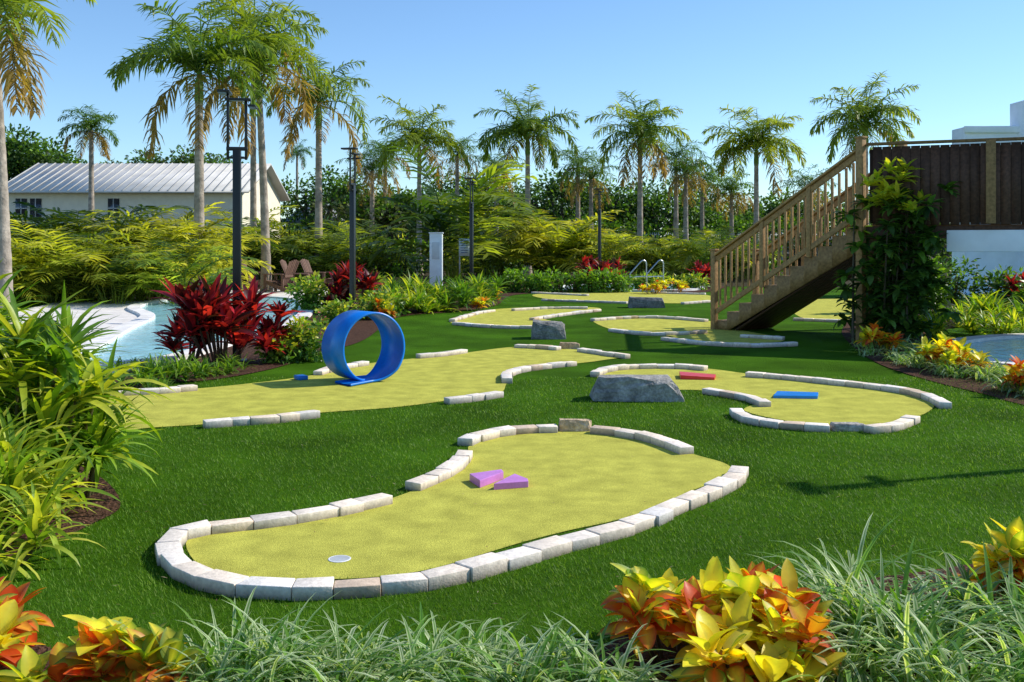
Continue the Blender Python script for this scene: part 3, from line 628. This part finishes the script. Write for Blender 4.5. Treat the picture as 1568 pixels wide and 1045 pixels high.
# ------------------------------------------------------------- areca hedge and back planting
for i,u in enumerate(list(range(-20,300,20))+list(range(-10,325,24))):
    Y=27.5+R.uniform(-1.5,1.5) if i<16 else 31.5+R.uniform(-1,1.5); vt=R.uniform(332,375) if i<16 else R.uniform(305,342)
    z=H+(HV-vt)*Y/F; areca((u-784)/F*Y,Y,z*1.12,24,18,yel=1.3 if R.random()<.72 else .4,spread=.7)
for i,u in enumerate(range(335,560,22)):
    Y=41+R.uniform(-2,2); vt=R.uniform(318,355); z=H+(HV-vt)*Y/F; areca((u-784)/F*Y,Y,z*1.12,24,18,yel=1.2 if R.random()<.5 else .4,spread=.8)
for u,Y,vt,ye in ((850,46,300,1.5),(830,47,312,1.5),(868,46,312,1.5),(1010,45,352,1.3),(1045,44,350,1.3),(940,44,352,1),(1085,43,348,1.3),(745,45,352,1.),(770,47,350,.6),(700,46,360,.4),(905,46,355,.5),(980,46,352,.6),(1110,46,350,.8),(1140,46,360,.6)):
    z=H+(HV-vt)*Y/F; areca((u-784)/F*Y,Y,z*1.1,24,18,yel=ye,spread=.8)
areca((695-784)/F*40,40,5.4,22,24,yel=.2,name='areca_palm',spread=.6)
for i in range(46):
    u=500+i*15+R.uniform(-5,5); v=415+R.uniform(-3,12); shrub(u,v,64,364+R.integers(-8,14),cols=GS if i%3==0 else DS,top=YS if i%3==0 else GS,n=420,L=.35,W=.14,clumps=4,name='hedge_shrub')
for i in range(16):
    u=-40+i*36; shrub(u,418,80,375,cols=DS,top=GS,n=350,L=.35,W=.13,clumps=4,name='hedge_shrub')
for i in range(9):
    u=30+i*52; shrub(u,408,90,R.uniform(300,322),cols=DS,top=GS,n=700,L=.4,W=.13,clumps=5,name='hedge_shrub',dep=1.5)
# palms
def pl(u,Y,vc,fl,**k):
    palm('foxtail_palm' if k.pop('fox',True) else 'sabal_palm',(u-784)/F*Y,Y,H+(HV-vc)*Y/F,fl,**k)
pl(8,19.5,25,2.6,tr=.13,lean=(-.25,0),yel=.9,dead=5,nf=16,m=46)
pl(305,31,110,3.1,tr=.165,nf=19,yel=.45,dead=3,m=50); pl(408,34,105,3.2,tr=.145,nf=19,yel=.7,dead=4,lean=(-.3,0),m=50); pl(388,40,55,3.2,tr=.13,nf=17,yel=.9,dead=5,m=46)
pl(488,40,158,2.8,tr=.155,nf=18,yel=.6,dead=4,m=46)
pl(642,52,220,3.1,tr=.14,nf=22,yel=.7,m=46); pl(808,52,208,3.2,tr=.16,nf=27,yel=.5,m=46); pl(980,52,210,3.2,tr=.16,nf=26,yel=.9,dead=5,m=46)
pl(1158,50,225,3.1,tr=.15,nf=26,yel=1.3,m=46); pl(1325,46,192,3.1,tr=.16,nf=25,yel=.9,m=46)
pl(140,48,200,1.9,tr=.15,nf=24,yel=.1,fox=False,spike=False,shaft=False,dead=6); pl(455,85,235,1.8,tr=.14,nf=18,yel=.0,fox=False,spike=False,shaft=False)
for u,Y,vc in ((590,62,240),(570,60,262),(760,66,262),(885,66,255),(905,64,275),(1035,64,242),(1120,66,295),(1235,66,290),(700,66,240),(1075,70,280),(1050,62,265)):
    pl(u,Y,vc,2.4,tr=.17,nf=24,yel=.15,fox=False,spike=False,shaft=False,dead=8,m=26)
# background trees (one mass)
a=Acc()
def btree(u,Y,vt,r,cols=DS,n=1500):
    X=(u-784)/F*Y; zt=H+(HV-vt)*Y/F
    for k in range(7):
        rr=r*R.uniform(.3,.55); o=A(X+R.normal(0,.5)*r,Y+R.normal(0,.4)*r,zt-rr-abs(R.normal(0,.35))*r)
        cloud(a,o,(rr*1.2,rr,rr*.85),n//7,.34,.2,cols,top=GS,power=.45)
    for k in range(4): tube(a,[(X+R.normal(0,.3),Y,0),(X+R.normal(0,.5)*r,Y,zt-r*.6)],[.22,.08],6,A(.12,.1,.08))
for u,vt in ((0,190),(30,195),(60,205),(95,215),(-40,185)): btree(u,70,vt,3.6,n=2600)
for u,vt in ((215,235),(245,222),(275,218),(305,228),(335,236),(185,245)): btree(u,85,vt,3.2,n=1800,cols=[(.07,.10,.055),(.09,.13,.065)])
for u in range(470,1480,26): btree(u,78+R.uniform(-4,4),268+R.uniform(-24,26) if u<1100 else 292+R.uniform(-18,20),3.4,n=1400)
for u in range(-60,1500,30): btree(u,72+R.uniform(-3,3),325+R.uniform(-12,12),3.0,n=800,cols=GS if R.random()<.3 else DS)
for u in range(560,660,30): btree(u,62,290,2.4,n=1300,cols=[(.14,.17,.08),(.1,.14,.06)])
for u in range(-300,1900,60): btree(u,110,312+R.uniform(-14,14),6.,n=900,cols=[(.06,.10,.055)])
a.obj('background_trees',M_far)
